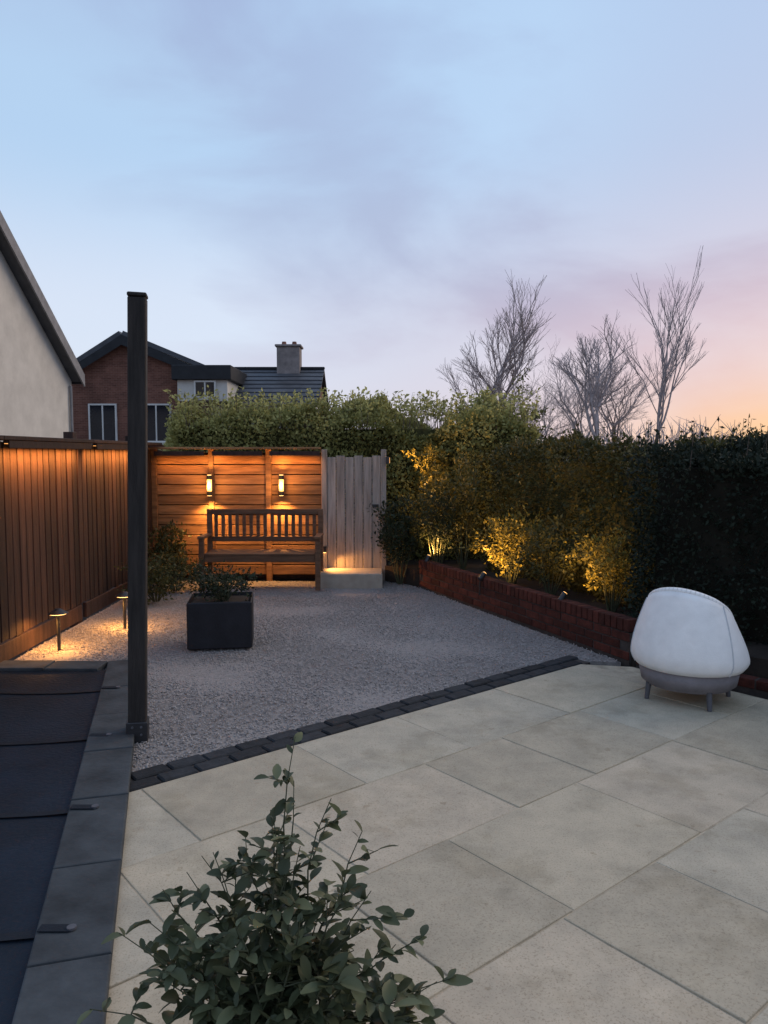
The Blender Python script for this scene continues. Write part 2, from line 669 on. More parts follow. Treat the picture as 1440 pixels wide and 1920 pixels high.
def shrub(name, label, loc, rad, h, n, size, m, seed, stems=9, group=None, cat='shrub', ratio=.5, spread=1.0):
    """Loose shrub: stems fan out of the base, leaf clusters along and at the ends of twigs."""
    rng = np.random.default_rng(seed)
    root = thing(name, label, cat, loc, 0, group)
    segs, P = [], []
    tips = []
    for s in range(stems):
        a = 2 * math.pi * (s + rng.uniform(-.3, .3)) / stems
        rr = rad * rng.uniform(.25, 1.0) * spread
        hh = h * rng.uniform(.6, 1.0) * (1 - .25 * rr / max(rad, .01))
        p = Vector((math.cos(a) * .03, math.sin(a) * .03, 0))
        e = Vector((math.cos(a) * rr, math.sin(a) * rr, hh))
        q = p
        for k in range(1, 5):
            t = k / 4
            nq = p.lerp(e, t) + Vector(rng.normal(size=3)) * .03 * rad
            nq.z = max(.02, hh * t ** .8)
            segs.append((q, nq, .008 * (1.2 - t), .008 * (1.05 - t)))
            if k > 1:
                for _ in range(3):
                    tw = nq + Vector(rng.normal(size=3)) * rad * .30
                    tw.z = max(.03, min(h * 1.05, tw.z + .06 * h))
                    segs.append((nq, tw, .003, .0012))
                    tips.append((nq, tw))
            q = nq
    per = max(1, n // len(tips))
    for a, b in tips:
        for _ in range(per):
            c = a.lerp(b, float(rng.uniform(.2, 1.08))) + Vector(rng.normal(size=3)) * size * .7
            c.z = max(.02, c.z)
            P.append(list(c))
    P = np.array(P)
    Nn = P - np.array([[0, 0, h * .35]])
    Nn /= np.linalg.norm(Nn, axis=1, keepdims=True) + 1e-9
    V, F, var = leaf_arrays(P, size, rng, ratio, .05, Nn, .4)
    pyobj('foliage', V, F, m, root, var)['kind'] = 'stuff'
    V, F = tube_arrays(segs, 5)
    pyobj('stems', V, F, 'stem', root)
    return root


def bare_tree(name, label, loc, h, seed, r0=.14, levels=6, lean=(0, 0), spread=.42, group='bare trees beyond the hedge'):
    rnd = random.Random(seed)
    root = thing(name, label, 'tree', loc, 0, group)
    trunk, br = [], []

    def grow(p, d, ln, r, lv):
        n = 3
        q = p
        dd = d.copy()
        for k in range(n):
            dd = (dd + Vector((rnd.gauss(0, .09), rnd.gauss(0, .09), .06))).normalized()
            e = q + dd * ln / n
            (trunk if lv == 0 else br).append((q, e, r * (1 - .28 * k / n), r * (1 - .28 * (k + 1) / n)))
            if lv and lv < levels and rnd.random() < .6:
                ax = Vector((rnd.gauss(0, 1), rnd.gauss(0, 1), rnd.gauss(0, .4))).normalized()
                grow(e, (dd * .75 + ax * spread * 1.3).normalized(), ln * rnd.uniform(.45, .7), r * .45, lv + 1)
            q = e
        if lv < levels:
            for _ in range(2 if lv else 4):
                ax = Vector((rnd.gauss(0, 1), rnd.gauss(0, 1), rnd.gauss(0, .3))).normalized()
                grow(q, (dd + ax * spread).normalized(), ln * rnd.uniform(.6, .85), r * .62, lv + 1)
    grow(Vector((0, 0, 0)), Vector((lean[0], lean[1], 1)).normalized(), h * .30, r0, 0)
    V, F = tube_arrays(trunk, 8)
    pyobj('trunk', V, F, 'bark', root)
    V, F = tube_arrays(br, 3)
    c = pyobj('crown', V, F, 'twig', root)
    return root


# ------------------------------------------------------------------ ground
gm = bmesh.new()
g = gm.faces.new([gm.verts.new(p) for p in ((-500, -60, -.10), (500, -60, -.10), (500, 1500, -.10), (-500, 1500, -.10))])
struct(obj('ground', gm, 'soil'))

# axes of the patio: A runs along the dark edging, B across it
EA, EB = Vector((-1.25, 3.64)), Vector((1.53, 5.92))
A = (EB - EA).normalized()
B = Vector((-A.y, A.x))


def ab(a, b):
    p = EA + A * a + B * b
    return (p.x, p.y)


# patio outline (counter-clockwise): edging line, right-hand bed, behind the camera, pond coping
patio_poly = [(-1.30, 3.60), (-0.90, 2.05), (-0.55, .6), (4.4, .6), (3.6, 4.2), (2.62, 5.02), (1.93, 5.86), ab(3.62, 0)]
if area(patio_poly) < 0:
    patio_poly.reverse()
patio = struct(prism('patio', patio_poly, -.06, -.005, 'grout'))
rnd = random.Random(4)
row = .66
jg = .008
bi = 0
b = -.004
# convex clip region slightly inside the outline
while b > -5.2:
    a = -4.2 + rnd.choice((0, .3, .45, .15))
    bi += 1
    if bi == 3:
        a = .88 - .6 * 8
    while a < 7.0:
        ln = .6 if bi == 3 and a < .8 else rnd.choice((.6, .66, .9, .9, .75))
        q = [ab(a + jg / 2, b - row + jg / 2), ab(a + ln - jg / 2, b - row + jg / 2), ab(a + ln - jg / 2, b - jg / 2), ab(a + jg / 2, b - jg / 2)]
        cp = clip_poly(q, patio_poly)
        if len(cp) >= 3 and abs(area(cp)) > .004:
            cx = sum(p[0] for p in cp) / len(cp)
            cy = sum(p[1] for p in cp) / len(cp)
            if cy > 1.2 and abs(cx) < cy * .55 + .9:
                o = prism('slab', [(p[0] - cx, p[1] - cy) for p in cp], -.05, 0, 'slab', patio, .004)
                o.location = (cx, cy, rnd.uniform(-.0025, .0025))
                o.rotation_euler = (rnd.gauss(0, .0022), rnd.gauss(0, .0022), 0)
        a += ln
    b -= row

# double row of charcoal setts along the edge
edging = struct(prism('edging', [ab(-.02, .005), ab(3.75, .005), ab(3.75, .235), ab(.06, .235)], -.06, -.014, 'mortar'))
sm = None
for r_ in range(2):
    a = -.02 + .1 * r_
    while a < 3.6:
        if sm is None:
            o = obj('sett', bx(bmesh.new(), -.097, .097, -.05, .05, -.05, 0, .008), 'sett', edging)
            sm = o.data
        else:
            o = mesh_obj('sett', sm, edging)
        p = ab(a + .1, .06 + .115 * r_)
        o.location = (p[0], p[1], rnd.uniform(-.004, .003))
        o.rotation_euler = (rnd.gauss(0, .012), rnd.gauss(0, .012), math.atan2(A.y, A.x) + rnd.gauss(0, .008))
        a += .205

# ------------------------------------------------------------------ gravel court
grav_poly = [(-3.0, 5.95), (-2.05, 5.75), (-1.40, 4.05), ab(.02, .24), ab(3.6, .24), (1.90, 6.05), (.42, 9.5), (-.0, 9.95), (-3.0, 9.95)]
gbase = struct(prism('gravel_court', grav_poly, -.06, -.022, 'gravel_base'))


def stone_mesh(seed):
    bm = bmesh.new()
    bmesh.ops.create_icosphere(bm, subdivisions=1, radius=1.0)
    r = random.Random(seed)
    sx, sy, sz = r.uniform(.8, 1.25), r.uniform(.6, 1), r.uniform(.3, .5)
    for v in bm.verts:
        k = r.uniform(.75, 1.15)
        v.co = Vector((v.co.x * sx, v.co.y * sy, v.co.z * sz)) * k
    me = bpy.data.meshes.new('stone')
    bm.to_mesh(me)
    bm.free()
    return me


def gravel_scatter():
    rng = np.random.default_rng(12)
    xs, ys = [p[0] for p in grav_poly], [p[1] for p in grav_poly]
    n = 95000
    P = np.stack([rng.uniform(min(xs), max(xs), n), rng.uniform(min(ys), max(ys), n)], 1)
    ins = np.zeros(n, bool)
    k = len(grav_poly)
    for i in range(k):
        (x0, y0), (x1, y1) = grav_poly[i], grav_poly[(i + 1) % k]
        c = ((y0 > P[:, 1]) != (y1 > P[:, 1])) & (P[:, 0] < (x1 - x0) * (P[:, 1] - y0) / (y1 - y0 + 1e-12) + x0)
        ins ^= c
    P = P[ins]
    n = len(P)
    base = []
    for s in range(5):
        me = stone_mesh(40 + s)
        v = np.array([list(q.co) for q in me.vertices])
        f = np.array([list(p.vertices) for p in me.polygons])
        base.append((v, f))
        bpy.data.meshes.remove(me)
    nv, nf = len(base[0][0]), len(base[0][1])
    kind = rng.integers(0, 5, n)
    rad = rng.uniform(.005, .0105, n)
    th = rng.uniform(0, 2 * np.pi, n)
    tx, ty = rng.normal(size=n) * .35, rng.normal(size=n) * .35
    bv = np.stack([q[0] for q in base])[kind]
    c, s_ = np.cos(th)[:, None], np.sin(th)[:, None]
    x = bv[:, :, 0] * c - bv[:, :, 1] * s_
    y = bv[:, :, 0] * s_ + bv[:, :, 1] * c
    z = bv[:, :, 2] + x * tx[:, None] + y * ty[:, None]
    r_ = rad[:, None]
    low = np.array([mnoise.noise(Vector((p[0] * 1.3, p[1] * 1.3, 0))) for p in P]) * .014
    V = np.stack([P[:, :1] + x * r_, P[:, 1:2] + y * r_, -.02 + low[:, None] + z * r_ + rng.uniform(0, .005, (n, 1))], 2).reshape(-1, 3)
    F = (np.stack([q[1] for q in base])[kind] + (np.arange(n) * nv)[:, None, None]).reshape(-1, 3)
    var = np.repeat(rng.uniform(0, 1, n), nv)
    return V, F, var


def stone_mat():
    m = bpy.data.materials.new('gravel_stone')
    m.use_nodes = True
    t = m.node_tree
    b = t.nodes['Principled BSDF']
    at = t.nodes.new('ShaderNodeAttribute')
    at.attribute_name = 'leafvar'
    r = ramp(t, [(0, (.26, .238, .228)), (.5, (.295, .27, .258)), (.85, (.325, .298, .283)), (1, (.385, .352, .33))], 'LINEAR')
    t.links.new(at.outputs['Fac'], r.inputs[0])
    t.links.new(r.outputs[0], b.inputs['Base Color'])
    b.inputs['Roughness'].default_value = .75
    return m


M['stone'] = stone_mat()
V, F, var = gravel_scatter()
o = pyobj('gravel', V, F, 'stone', None, var)
o['kind'] = 'stuff'
o['label'] = 'loose grey gravel covering the court beyond the patio'
o['category'] = 'gravel'

# ------------------------------------------------------------------ covered pool with stone coping
PA, PB = Vector((-2.08, 5.70)), Vector((-.62, .6))       # pool edge on the right-hand side
pond = thing('covered_pool', 'flat dark navy cover over a sunken pool edged with blue-grey stone beside the patio', 'pool', (0, 0, 0))
bm = bmesh.new()
nu, nv = 26, 70
gv = {}
for i in range(nu + 1):
    for j in range(nv + 1):
        yy = .5 + (5.70 - .5) * j / nv
        xr = PB.x + (PA.x - PB.x) * (yy - PB.y) / (PA.y - PB.y)
        u = i / nu
        xx = -2.96 + (xr + .01 + 2.96) * u
        sag = -.035 * (math.sin(math.pi * u) * min(1, (5.70 - yy) / 1.2)) ** .7 if 0 < u < 1 and yy < 5.69 else 0
        wr = mnoise.noise(Vector((xx * 1.4, yy * 3.1, 2.0))) * .006 + mnoise.noise(Vector((xx * 5, yy * 9, 5.0))) * .0018
        gv[i, j] = bm.verts.new((xx, yy, .012 + sag + wr))
for i in range(nu):
    for j in range(nv):
        bm.faces.new([gv[i, j], gv[i + 1, j], gv[i + 1, j + 1], gv[i, j + 1]])
obj('cover', bm, 'cover', pond, True)
for yy in (1.6, 2.5, 3.4, 4.3, 5.2):
    bm = bmesh.new()
    prev = None
    xr = PB.x + (PA.x - PB.x) * (yy - PB.y) / (PA.y - PB.y)
    for i in range(13):
        u = i / 12
        xx = -2.94 + (xr + 2.94) * u
        z = .012 - .035 * (max(0, math.sin(math.pi * u)) * min(1, (5.70 - yy) / 1.2)) ** .7 + .007 + mnoise.noise(Vector((xx * 1.4, yy * 3.1, 2.0))) * .006
        cur = (bm.verts.new((xx, yy - .022, z)), bm.verts.new((xx, yy + .022, z)))
        if prev:
            bm.faces.new([prev[0], cur[0], cur[1], prev[1]])
        prev = cur
    obj('strap', bm, 'strap', pond, True)
    cyl('anchor', .016, .036, .044, 'leg', pond, 12, (xr + .10, yy, 0))
    box('anchor_strap', xr - .01, xr + .10, yy - .02, yy + .02, .0365, .0395, 'strap', pond, 0)
dcop = (PB - PA).normalized()
nc = Vector((-dcop.y, dcop.x))
if nc.x < 0:
    nc = -nc
t = 0.0
Lc = (PB - PA).length
while t < Lc - .05:
    ln = rnd.choice((.5, .6, .62, .55))
    t1 = min(Lc, t + ln)
    p0, p1 = PA + dcop * (t + .004), PA + dcop * (t1 - .004)
    wdt = .235
    q = [(p0 - nc * .02), (p1 - nc * .02), (p1 + nc * wdt), (p0 + nc * wdt)]
    if t < .01:
        q[0] = q[0] - dcop * .22
        q[3] = q[3] - dcop * .22
    c = sum(q, Vector((0, 0))) / 4
    o = prism('coping_stone', [(p.x - c.x, p.y - c.y) for p in q], -.06, .035, 'coping', pond, .007)
    o.location = (c.x, c.y, rnd.uniform(-.003, .003))
    t = t1
x = -2.97
while x < -2.3:
    o = prism('coping_stone', [(0, -.02), (.40, -.02), (.40, .2), (0, .2)], -.06, .035, 'coping', pond, .007)
    o.location = (x, 5.70, rnd.uniform(-.003, .003))
    x += .408

# ------------------------------------------------------------------ left fence: upright featheredge boards
FX = -3.02
lf = thing('board_fence', 'amber-lit upright board fence along the left side behind the covered pool', 'fence', (FX, 0, 0))
y = 4.0
bd = None
k = 0
while y < 9.93:
    if bd is None:
        bm = bmesh.new()
        bx(bm, -.011, .011, -.066, .066, .16, 1.74, .003)
        o = obj('board', bm, 'timber', lf)
        bd = o.data
    else:
        o = mesh_obj('board', bd, lf)
    o.location = (rnd.uniform(-.003, .003), y + .06, rnd.uniform(-.006, .006))
    o.rotation_euler = (rnd.gauss(0, .003), 0, R(4) + rnd.gauss(0, .01))
    y += .122
for i, y in enumerate((4.0, 5.8, 7.6, 9.4)):
    box('post', -.12, -.025, y - .05, y + .05, -.08, 1.86, 'timber', lf)
    box('gravel_board', -.02, .02, y + .052, y + 1.748 if i < 3 else 9.93, 0, .15, 'timber', lf)
    box('cap_rail', -.05, .165, y + .002, y + 1.798 if i < 3 else 9.93, 1.752, 1.785, 'timber', lf)

# ------------------------------------------------------------------ rear fence: horizontal slats
BY = 9.98
rf = thing('slatted_fence', 'warm orange horizontal slat fence at the back behind the bench', 'fence', (0, BY, 0))
sl_me = {}
xs = [-2.98, -2.24, -1.50, -.78]
for bay in range(3):
    x0, x1 = xs[bay] + .037, xs[bay + 1] - .037
    z = .07
    while z < 1.62:
        key = round(x1 - x0, 3)
        if key not in sl_me:
            o = obj('slat', bx(bmesh.new(), -(x1 - x0) / 2, (x1 - x0) / 2, -.011, .011, 0, .118, .003), 'slat', rf)
            sl_me[key] = o.data
        else:
            o = mesh_obj('slat', sl_me[key], rf)
        o.location = ((x0 + x1) / 2, rnd.uniform(-.003, .003), z)
        o.rotation_euler = (0, rnd.gauss(0, .0015), 0)
        z += .131
for x in xs:
    box('post', x - .035, x + .035, -.03, .06, -.08, 1.70, 'slat', rf)
box('backing_board', -2.97, -.78, .062, .08, 0, 1.66, 'timber', rf)


def lamp(kind, loc, energy, size=.02, color=(1.0, .47, .13), aim=None, cone=80, blend=.6, parent=None):
    ld = bpy.data.lights.new('lamp_light', kind)
    ld.energy = energy
    ld.color = color
    ld.shadow_soft_size = size
    if kind == 'SPOT':
        ld.spot_size = R(cone)
        ld.spot_blend = blend
    o = bpy.data.objects.new('lamp_light', ld)
    C.objects.link(o)
    o.location = loc
    if aim:
        o.rotation_euler = Vector(aim).to_track_quat('-Z', 'Y').to_euler()
    if parent:
        o.parent = parent
    return o


def updown(loc, label, e, e2, wash):
    t = thing('wall_light', label, 'wall light', loc, 0, 'up-and-down wall lights on the slatted fence')
    cyl('top_housing', .036, .075, .13, 'metal', t, 20)
    cyl('bottom_housing', .036, -.13, -.075, 'metal', t, 20)
    cyl('glass_tube', .031, -.0745, .0745, 'tube_glow', t, 20)
    box('bracket', -.02, .02, .034, .10, -.11, .11, 'metal', t, .002)
    cyl('lens', .028, .1305, .134, 'lamp_glow', t, 16)
    cyl('lens', .028, -.134, -.1305, 'lamp_glow', t, 16)
    lamp('SPOT', (0, 0, .14), e, .02, aim=(0, .10, 1), cone=120, blend=.9, parent=t)
    lamp('SPOT', (0, -.03, -.14), e2, .02, aim=(0, .10, -1), cone=120, blend=.9, parent=t)
    lamp('POINT', (0, -.045, 0), wash, .03, parent=t)


updown((-2.24, BY - .13, 1.24), 'glowing up-and-down wall light on the slat fence above the bench left end', 12.0, 75.0, 9.0)
updown((-1.32, BY - .11, 1.24), 'glowing up-and-down wall light on the slat fence nearer the grey gate', 12.0, 75.0, 9.0)

# ------------------------------------------------------------------ gate and lit step
gt = thing('garden_gate', 'grey painted upright board gate beside the slat fence', 'gate', (-.39, BY - .01, 0))
for i in range(6):
    o = box('board', -.055, .055, -.011, .011, .05, 1.60 + .02 * (i % 2), 'gate', gt, .003)
    o.location = (-.29 + i * .1165, rnd.uniform(-.002, .002), 0)
for s in (-1, 1):
    box('gate_post', s * .385 - .035, s * .385 + .035, -.03, .06, -.08, 1.70, 'gate', gt)
for z in (.28, 1.32):
    box('rail', -.345, .345, .014, .045, z, z + .09, 'gate', gt)
box('latch', .24, .32, -.03, -.012, .95, .99, 'metal', gt, .003)
st = tag(prism('door_step', [(-.80, 9.42), (-.02, 9.42), (-.02, 9.93), (-.80, 9.93)], -.05, .16, 'step', None, .012),
         'pale stone step lit warm in front of the grey gate', 'step')
t = thing('step_light', 'small black downlight low on the gate post over the lit step', 'wall light', (-.775, BY - .06, .40))
box('housing', -.03, .03, -.05, .02, -.03, .05, 'metal', t, .004)
box('lens', -.024, .024, -.045, .01, -.0345, -.0305, 'lamp_glow', t, 0)
lamp('SPOT', (.06, -.07, -.04), 26.0, .02, (1.0, .44, .11), aim=(1.1, -.45, -1), cone=120, blend=.7, parent=t)

t = thing('post_light', 'small black light on the right gate post shining on the golden shrub', 'wall light', (.035, BY - .06, 1.56))
box('housing', -.012, .035, -.035, .035, -.045, .045, 'metal', t, .004)
box('lens', .0355, .039, -.028, .028, -.036, .036, 'strip_glow', t, 0)
lamp('SPOT', (.05, 0, 0), 90.0, .03, (1.0, .50, .14), aim=(1, -.35, .05), cone=140, blend=.8, parent=t)

# ------------------------------------------------------------------ bench
bn = thing('garden_bench', 'brown slatted wooden garden bench in front of the slat fence', 'bench', (-1.50, 9.44, 0))
W2 = .70
for s in (-1, 1):
    box('front_leg', s * W2 - .03, s * W2 + .03, -.27, -.21, 0, .62, 'bench', bn)
    box('rear_leg', s * W2 - .03, s * W2 + .03, .19, .25, 0, .95, 'bench', bn)
    box('armrest', s * W2 - .04, s * W2 + .04, -.30, .188, .622, .652, 'bench', bn)
for i in range(6):
    box('seat_slat', -W2 + .035, W2 - .035, -.255 + i * .075, -.195 + i * .075, .42, .445, 'bench', bn)
for z in (.885, .54):
    box('back_rail', -W2 + .032, W2 - .032, .20, .24, z, z + .065, 'bench', bn)
for i in range(15):
    x = -.62 + i * .0886
    box('back_slat', x - .022, x + .022, .212, .228, .606, .884, 'bench', bn, .002)
box('apron', -W2 + .032, W2 - .032, -.25, -.225, .34, .418, 'bench', bn)

# ------------------------------------------------------------------ square post by the pool corner
pp = thing('timber_post', 'tall dark square timber post standing at the corner of the covered pool', 'post', (-1.44, 4.38, 0), R(12))
pp.rotation_euler = (0, R(1.3), R(12))
box('shaft', -.05, .05, -.05, .05, -.08, 2.52, 'post', pp, .006)
bm = bmesh.new()
bx(bm, -.053, .053, -.053, .053, 2.522, 2.545, .006)
obj('cap', bm, 'post', pp)
box('base_shoe', -.06, .06, -.06, .06, -.02, .10, 'metal', pp, .004)
for z in (.03, .075):
    for x in (-.025, .025):
        cyl('bolt', .007, 0, .008, 'leg', pp, 6, (x, -.0605, z), (R(90), 0, 0))


# ------------------------------------------------------------------ planter on the gravel
pl = thing('cube_planter', 'black cube planter standing on the gravel left of centre', 'planter', (-1.42, 6.62, 0), R(8))
bm = bmesh.new()
bx(bm, -.27, .27, -.24, .24, 0, .40, .01)
fs = [f for f in bm.faces if f.normal.z > .9 and f.calc_area() > .1]
r = bmesh.ops.inset_region(bm, faces=fs, thickness=.025)
bmesh.ops.translate(bm, verts=list({v for f in fs for v in f.verts}), vec=(0, 0, -.05))
obj('pot', bm, 'planter', pl)
box('soil', -.24, .24, -.21, .21, .352, .372, 'soil', pl, 0)
shrub('box_shrub', 'low dark green shrub growing in the black cube planter', (-1.40, 6.62, .37), .30, .30, 1500, .032, 'box', 7, 12)

# ------------------------------------------------------------------ raised bed: low red-brown brick wall
W0, W1 = Vector((1.95, 6.02)), Vector((.44, 9.52))
wd = (W1 - W0).normalized()
wl = (W1 - W0).length
wrz = math.atan2(wd.y, wd.x)
bw = thing('brick_wall', 'low dark red-brown brick wall edging the raised bed', 'wall', (W0.x, W0.y, 0), wrz)
box('mortar_core', 0, wl, -.092, -.008, -.06, .222, 'mortar', bw, 0)
bme = obj('brick', bx(bmesh.new(), -.1065, .1065, -.05, .05, 0, .065, .004), 'brick', bw)
first = True
for cse in range(3):
    x = .1065 + (.1125 if cse % 2 else 0)
    while x < wl - .09:
        if first:
            o = bme
            first = False
        else:
            o = mesh_obj('brick', bme.data, bw)
        o.location = (x, -.05 + rnd.uniform(-.002, .002), cse * .075)
        o.rotation_euler = (0, 0, rnd.gauss(0, .006))
        x += .225
x = .0325
cme = None
while x < wl:
    if cme is None:
        o = obj('coping_brick', bx(bmesh.new(), -.0325, .0325, -.055, .055, 0, .10, .004), 'brick', bw)
        cme = o.data
    else:
        o = mesh_obj('coping_brick', cme, bw)
    o.location = (x, -.05, .226 + rnd.uniform(-.002, .002))
    o.rotation_euler = (0, rnd.gauss(0, .01), rnd.gauss(0, .01))
    x += .075
# returns along the patio to the right
bw2d = (Vector((4.3, 3.6)) - W0)
bl = bw2d.length
bw2 = thing('brick_wall', 'dark brick edging at the foot of the right-hand hedge behind the white chair', 'wall', (W0.x + .02, W0.y - .12, 0), math.atan2(bw2d.y, bw2d.x))
box('mortar_core', 0, bl, .008, .092, -.06, .068, 'mortar', bw2, 0)
x = .1065
while x < bl - .1:
    o = mesh_obj('brick', bme.data, bw2)
    o.location = (x, .05, .005)
    o.rotation_euler = (0, 0, rnd.gauss(0, .006))
    x += .225

bedp = [(1.99, 6.0), (4.6, 3.7), (6.5, 3.7), (6.5, 11.5), (.0, 11.5), (.0, 9.95), (.50, 9.52)]
struct(prism('planting_bed', bedp, -.08, .19, 'soil'))

# ------------------------------------------------------------------ hedges
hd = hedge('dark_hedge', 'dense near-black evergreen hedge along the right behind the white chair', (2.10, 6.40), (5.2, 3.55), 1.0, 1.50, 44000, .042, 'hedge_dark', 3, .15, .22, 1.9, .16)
hedge('side_hedge', 'dark olive hedge running back from the white chair behind the lit shrubs', (1.35, 9.6), (2.75, 6.35), .9, 1.52, 36000, .045, 'shrub_g', 5, .15, .24, 1.9, .18, core='core_olive')
hedge('back_hedge', 'tall olive green hedge rising above the slat fence at the back', (-2.95, 10.45), (2.1, 10.45), 1.0, 2.10, 66000, .058, 'hedge_olive', 8, 0, .26, 1.5, .34, shoots=110, shoot_h=.30, per=10, core='core_olive')

# shrubs in the raised bed, lit by spike lights
bed = [
    ('golden leafy shrub in the raised bed, brightest of those near the grey gate', (.70, 10.12), .44, 1.65, 3200, .05, 'shrub_y'),
    ('tall brownish shrub in the raised bed right of the gate', (1.0, 9.6), .45, 1.40, 2600, .05, 'shrub_g'),
    ('low yellow-green shrub spilling over the middle of the brick wall', (1.42, 8.45), .40, .85, 2300, .045, 'shrub_y'),
    ('rounded yellow shrub in the raised bed halfway along the brick wall', (1.70, 7.75), .38, .80, 2200, .045, 'shrub_g'),
    ('small bright green shrub near the patio end of the brick wall', (2.10, 7.0), .30, .80, 1800, .04, 'shrub_y'),
    ('dark leafy shrub at the far end of the brick wall', (.68, 9.55), .36, .95, 2000, .045, 'box'),
]
for i, (lb, (x, y), rd, h, n, sz, m) in enumerate(bed):
    shrub('bed_shrub', lb, (x, y, .19), rd, h, n, sz, m, 30 + i, 10, 'lit shrubs in the raised bed')


def spike(loc, label, aim, e, grp='spike lights in the garden', col=(1.0, .52, .15)):
    t = thing('spike_light', label, 'garden light', loc, 0, grp)
    cyl('spike', .008, -.05, .10, 'metal', t, 8)
    q = Vector(aim).to_track_quat('Z', 'Y').to_euler()
    cyl('head', .028, .0, .09, 'metal', t, 16, (0, 0, .12), q)
    a = Vector(aim).normalized()
    cyl('lens', .024, .0905, .094, 'lamp_glow', t, 16, (0, 0, .12), q)
    p = Vector((0, 0, .12)) + a * .11
    lamp('SPOT', p, e, .02, col, aim=aim, cone=130, blend=.8, parent=t)


spike((1.02, 8.10, .19), 'spike light behind the middle of the brick wall, aimed at the low yellow shrubs', (.55, .45, .6), 56.0)
spike((1.60, 6.90, .19), 'spike light behind the brick wall nearest the patio', (.6, .5, .7), 36.0)
spike((.52, 9.40, .19), 'spike light at the far end of the brick wall', (.45, .5, .9), 34.0)
# low lantern by the left fence that lights the ground strip
for bp_, lb in (((-2.47, 7.22, 0), 'short black mushroom light on the gravel just behind the tall post'), ((-2.76, 6.42, 0), 'short black mushroom light at the foot of the left fence beyond the navy cover')):
    t = thing('mushroom_light', lb, 'garden light', bp_, 0, 'mushroom lights beside the left fence')
    cyl('stem', .014, -.05, .30, 'metal', t, 12)
    cyl('cap', .085, .30, .34, 'metal', t, 20, r2=.02)
    cyl('lens', .07, .294, .2985, 'lamp_glow', t, 20)
    for dx, dy in ((-.045, -.03), (.03, .045)):
        lamp('SPOT', (dx, dy, .285), 17.0, .02, (1.0, .43, .10), aim=(dx * 6, dy * 6, -1), cone=150, blend=.6, parent=t)


def fence_strip(loc, ln, rz, e, label):
    """Warm light strip under a fence cap, tucked behind a small valance; local +X points away from the fence."""
    t = thing('light_strip', label, 'strip light', loc, rz, 'warm light strips under the fence caps')
    h = ln / 2
    box('channel', -.016, .016, -h, h, -.008, .012, 'metal', t, .002)
    box('lens', -.011, .011, -h + .01, h - .01, -.0125, -.0085, 'strip_glow', t, 0)
    box('valance', .022, .034, -h, h, -.045, .013, 'timber', t, .002)
    ld = bpy.data.lights.new('lamp_light', 'AREA')
    ld.shape = 'RECTANGLE'
    ld.size, ld.size_y = .02, ln - .04
    ld.energy = e
    ld.spread = R(84)
    ld.color = (1.0, .38, .085)
    o = bpy.data.objects.new('lamp_light', ld)
    C.objects.link(o)
    o.parent = t
    o.location = (.0, 0, -.02)
    o.rotation_euler = (0, R(37), 0)


for ym, lb in ((4.92, 'nearest the picture edge'), (6.72, 'in the middle of that side'), (8.52, 'closest to the back corner')):
    fence_strip((FX + .125, ym, 1.735), 1.66, 0, 20.0, 'warm light strip under the left fence cap, ' + lb)
for i in range(3):
    xm = (xs[i] + xs[i + 1]) / 2
    fence_strip((xm, BY - .15, 1.665), .64, R(-90), 0.9, 'warm light strip under the slat fence cap, ' + ('behind the corner shrub', 'over the left half of the bench', 'next to the grey gate')[i])
    box('cap_rail', xs[i] - .035, xs[i + 1] - .04, -.19, .06, 1.702, 1.73, 'slat', rf)

# climbers at the fence corner and behind the fence
shrub('corner_shrub', 'amber-lit shrub in the back left corner of the fences', (-2.74, 9.6, 0), .24, .85, 1300, .05, 'shrub_g', 61, 9)
shrub('low_shrub', 'low dark shrub at the foot of the left fence behind the planter', (-2.55, 8.5, 0), .36, .42, 1800, .04, 'shrub_g', 62, 10)
shrub('low_shrub', 'low brownish shrub beside the left end of the bench', (-2.5, 9.15, 0), .30, .50, 1600, .045, 'shrub_g', 63, 10)
shrub('dark_shrub', 'dark leafy shrub standing right beside the gate', (.20, 9.66, 0), .32, 1.15, 2600, .045, 'box', 64, 11)

# ------------------------------------------------------------------ white tub chair


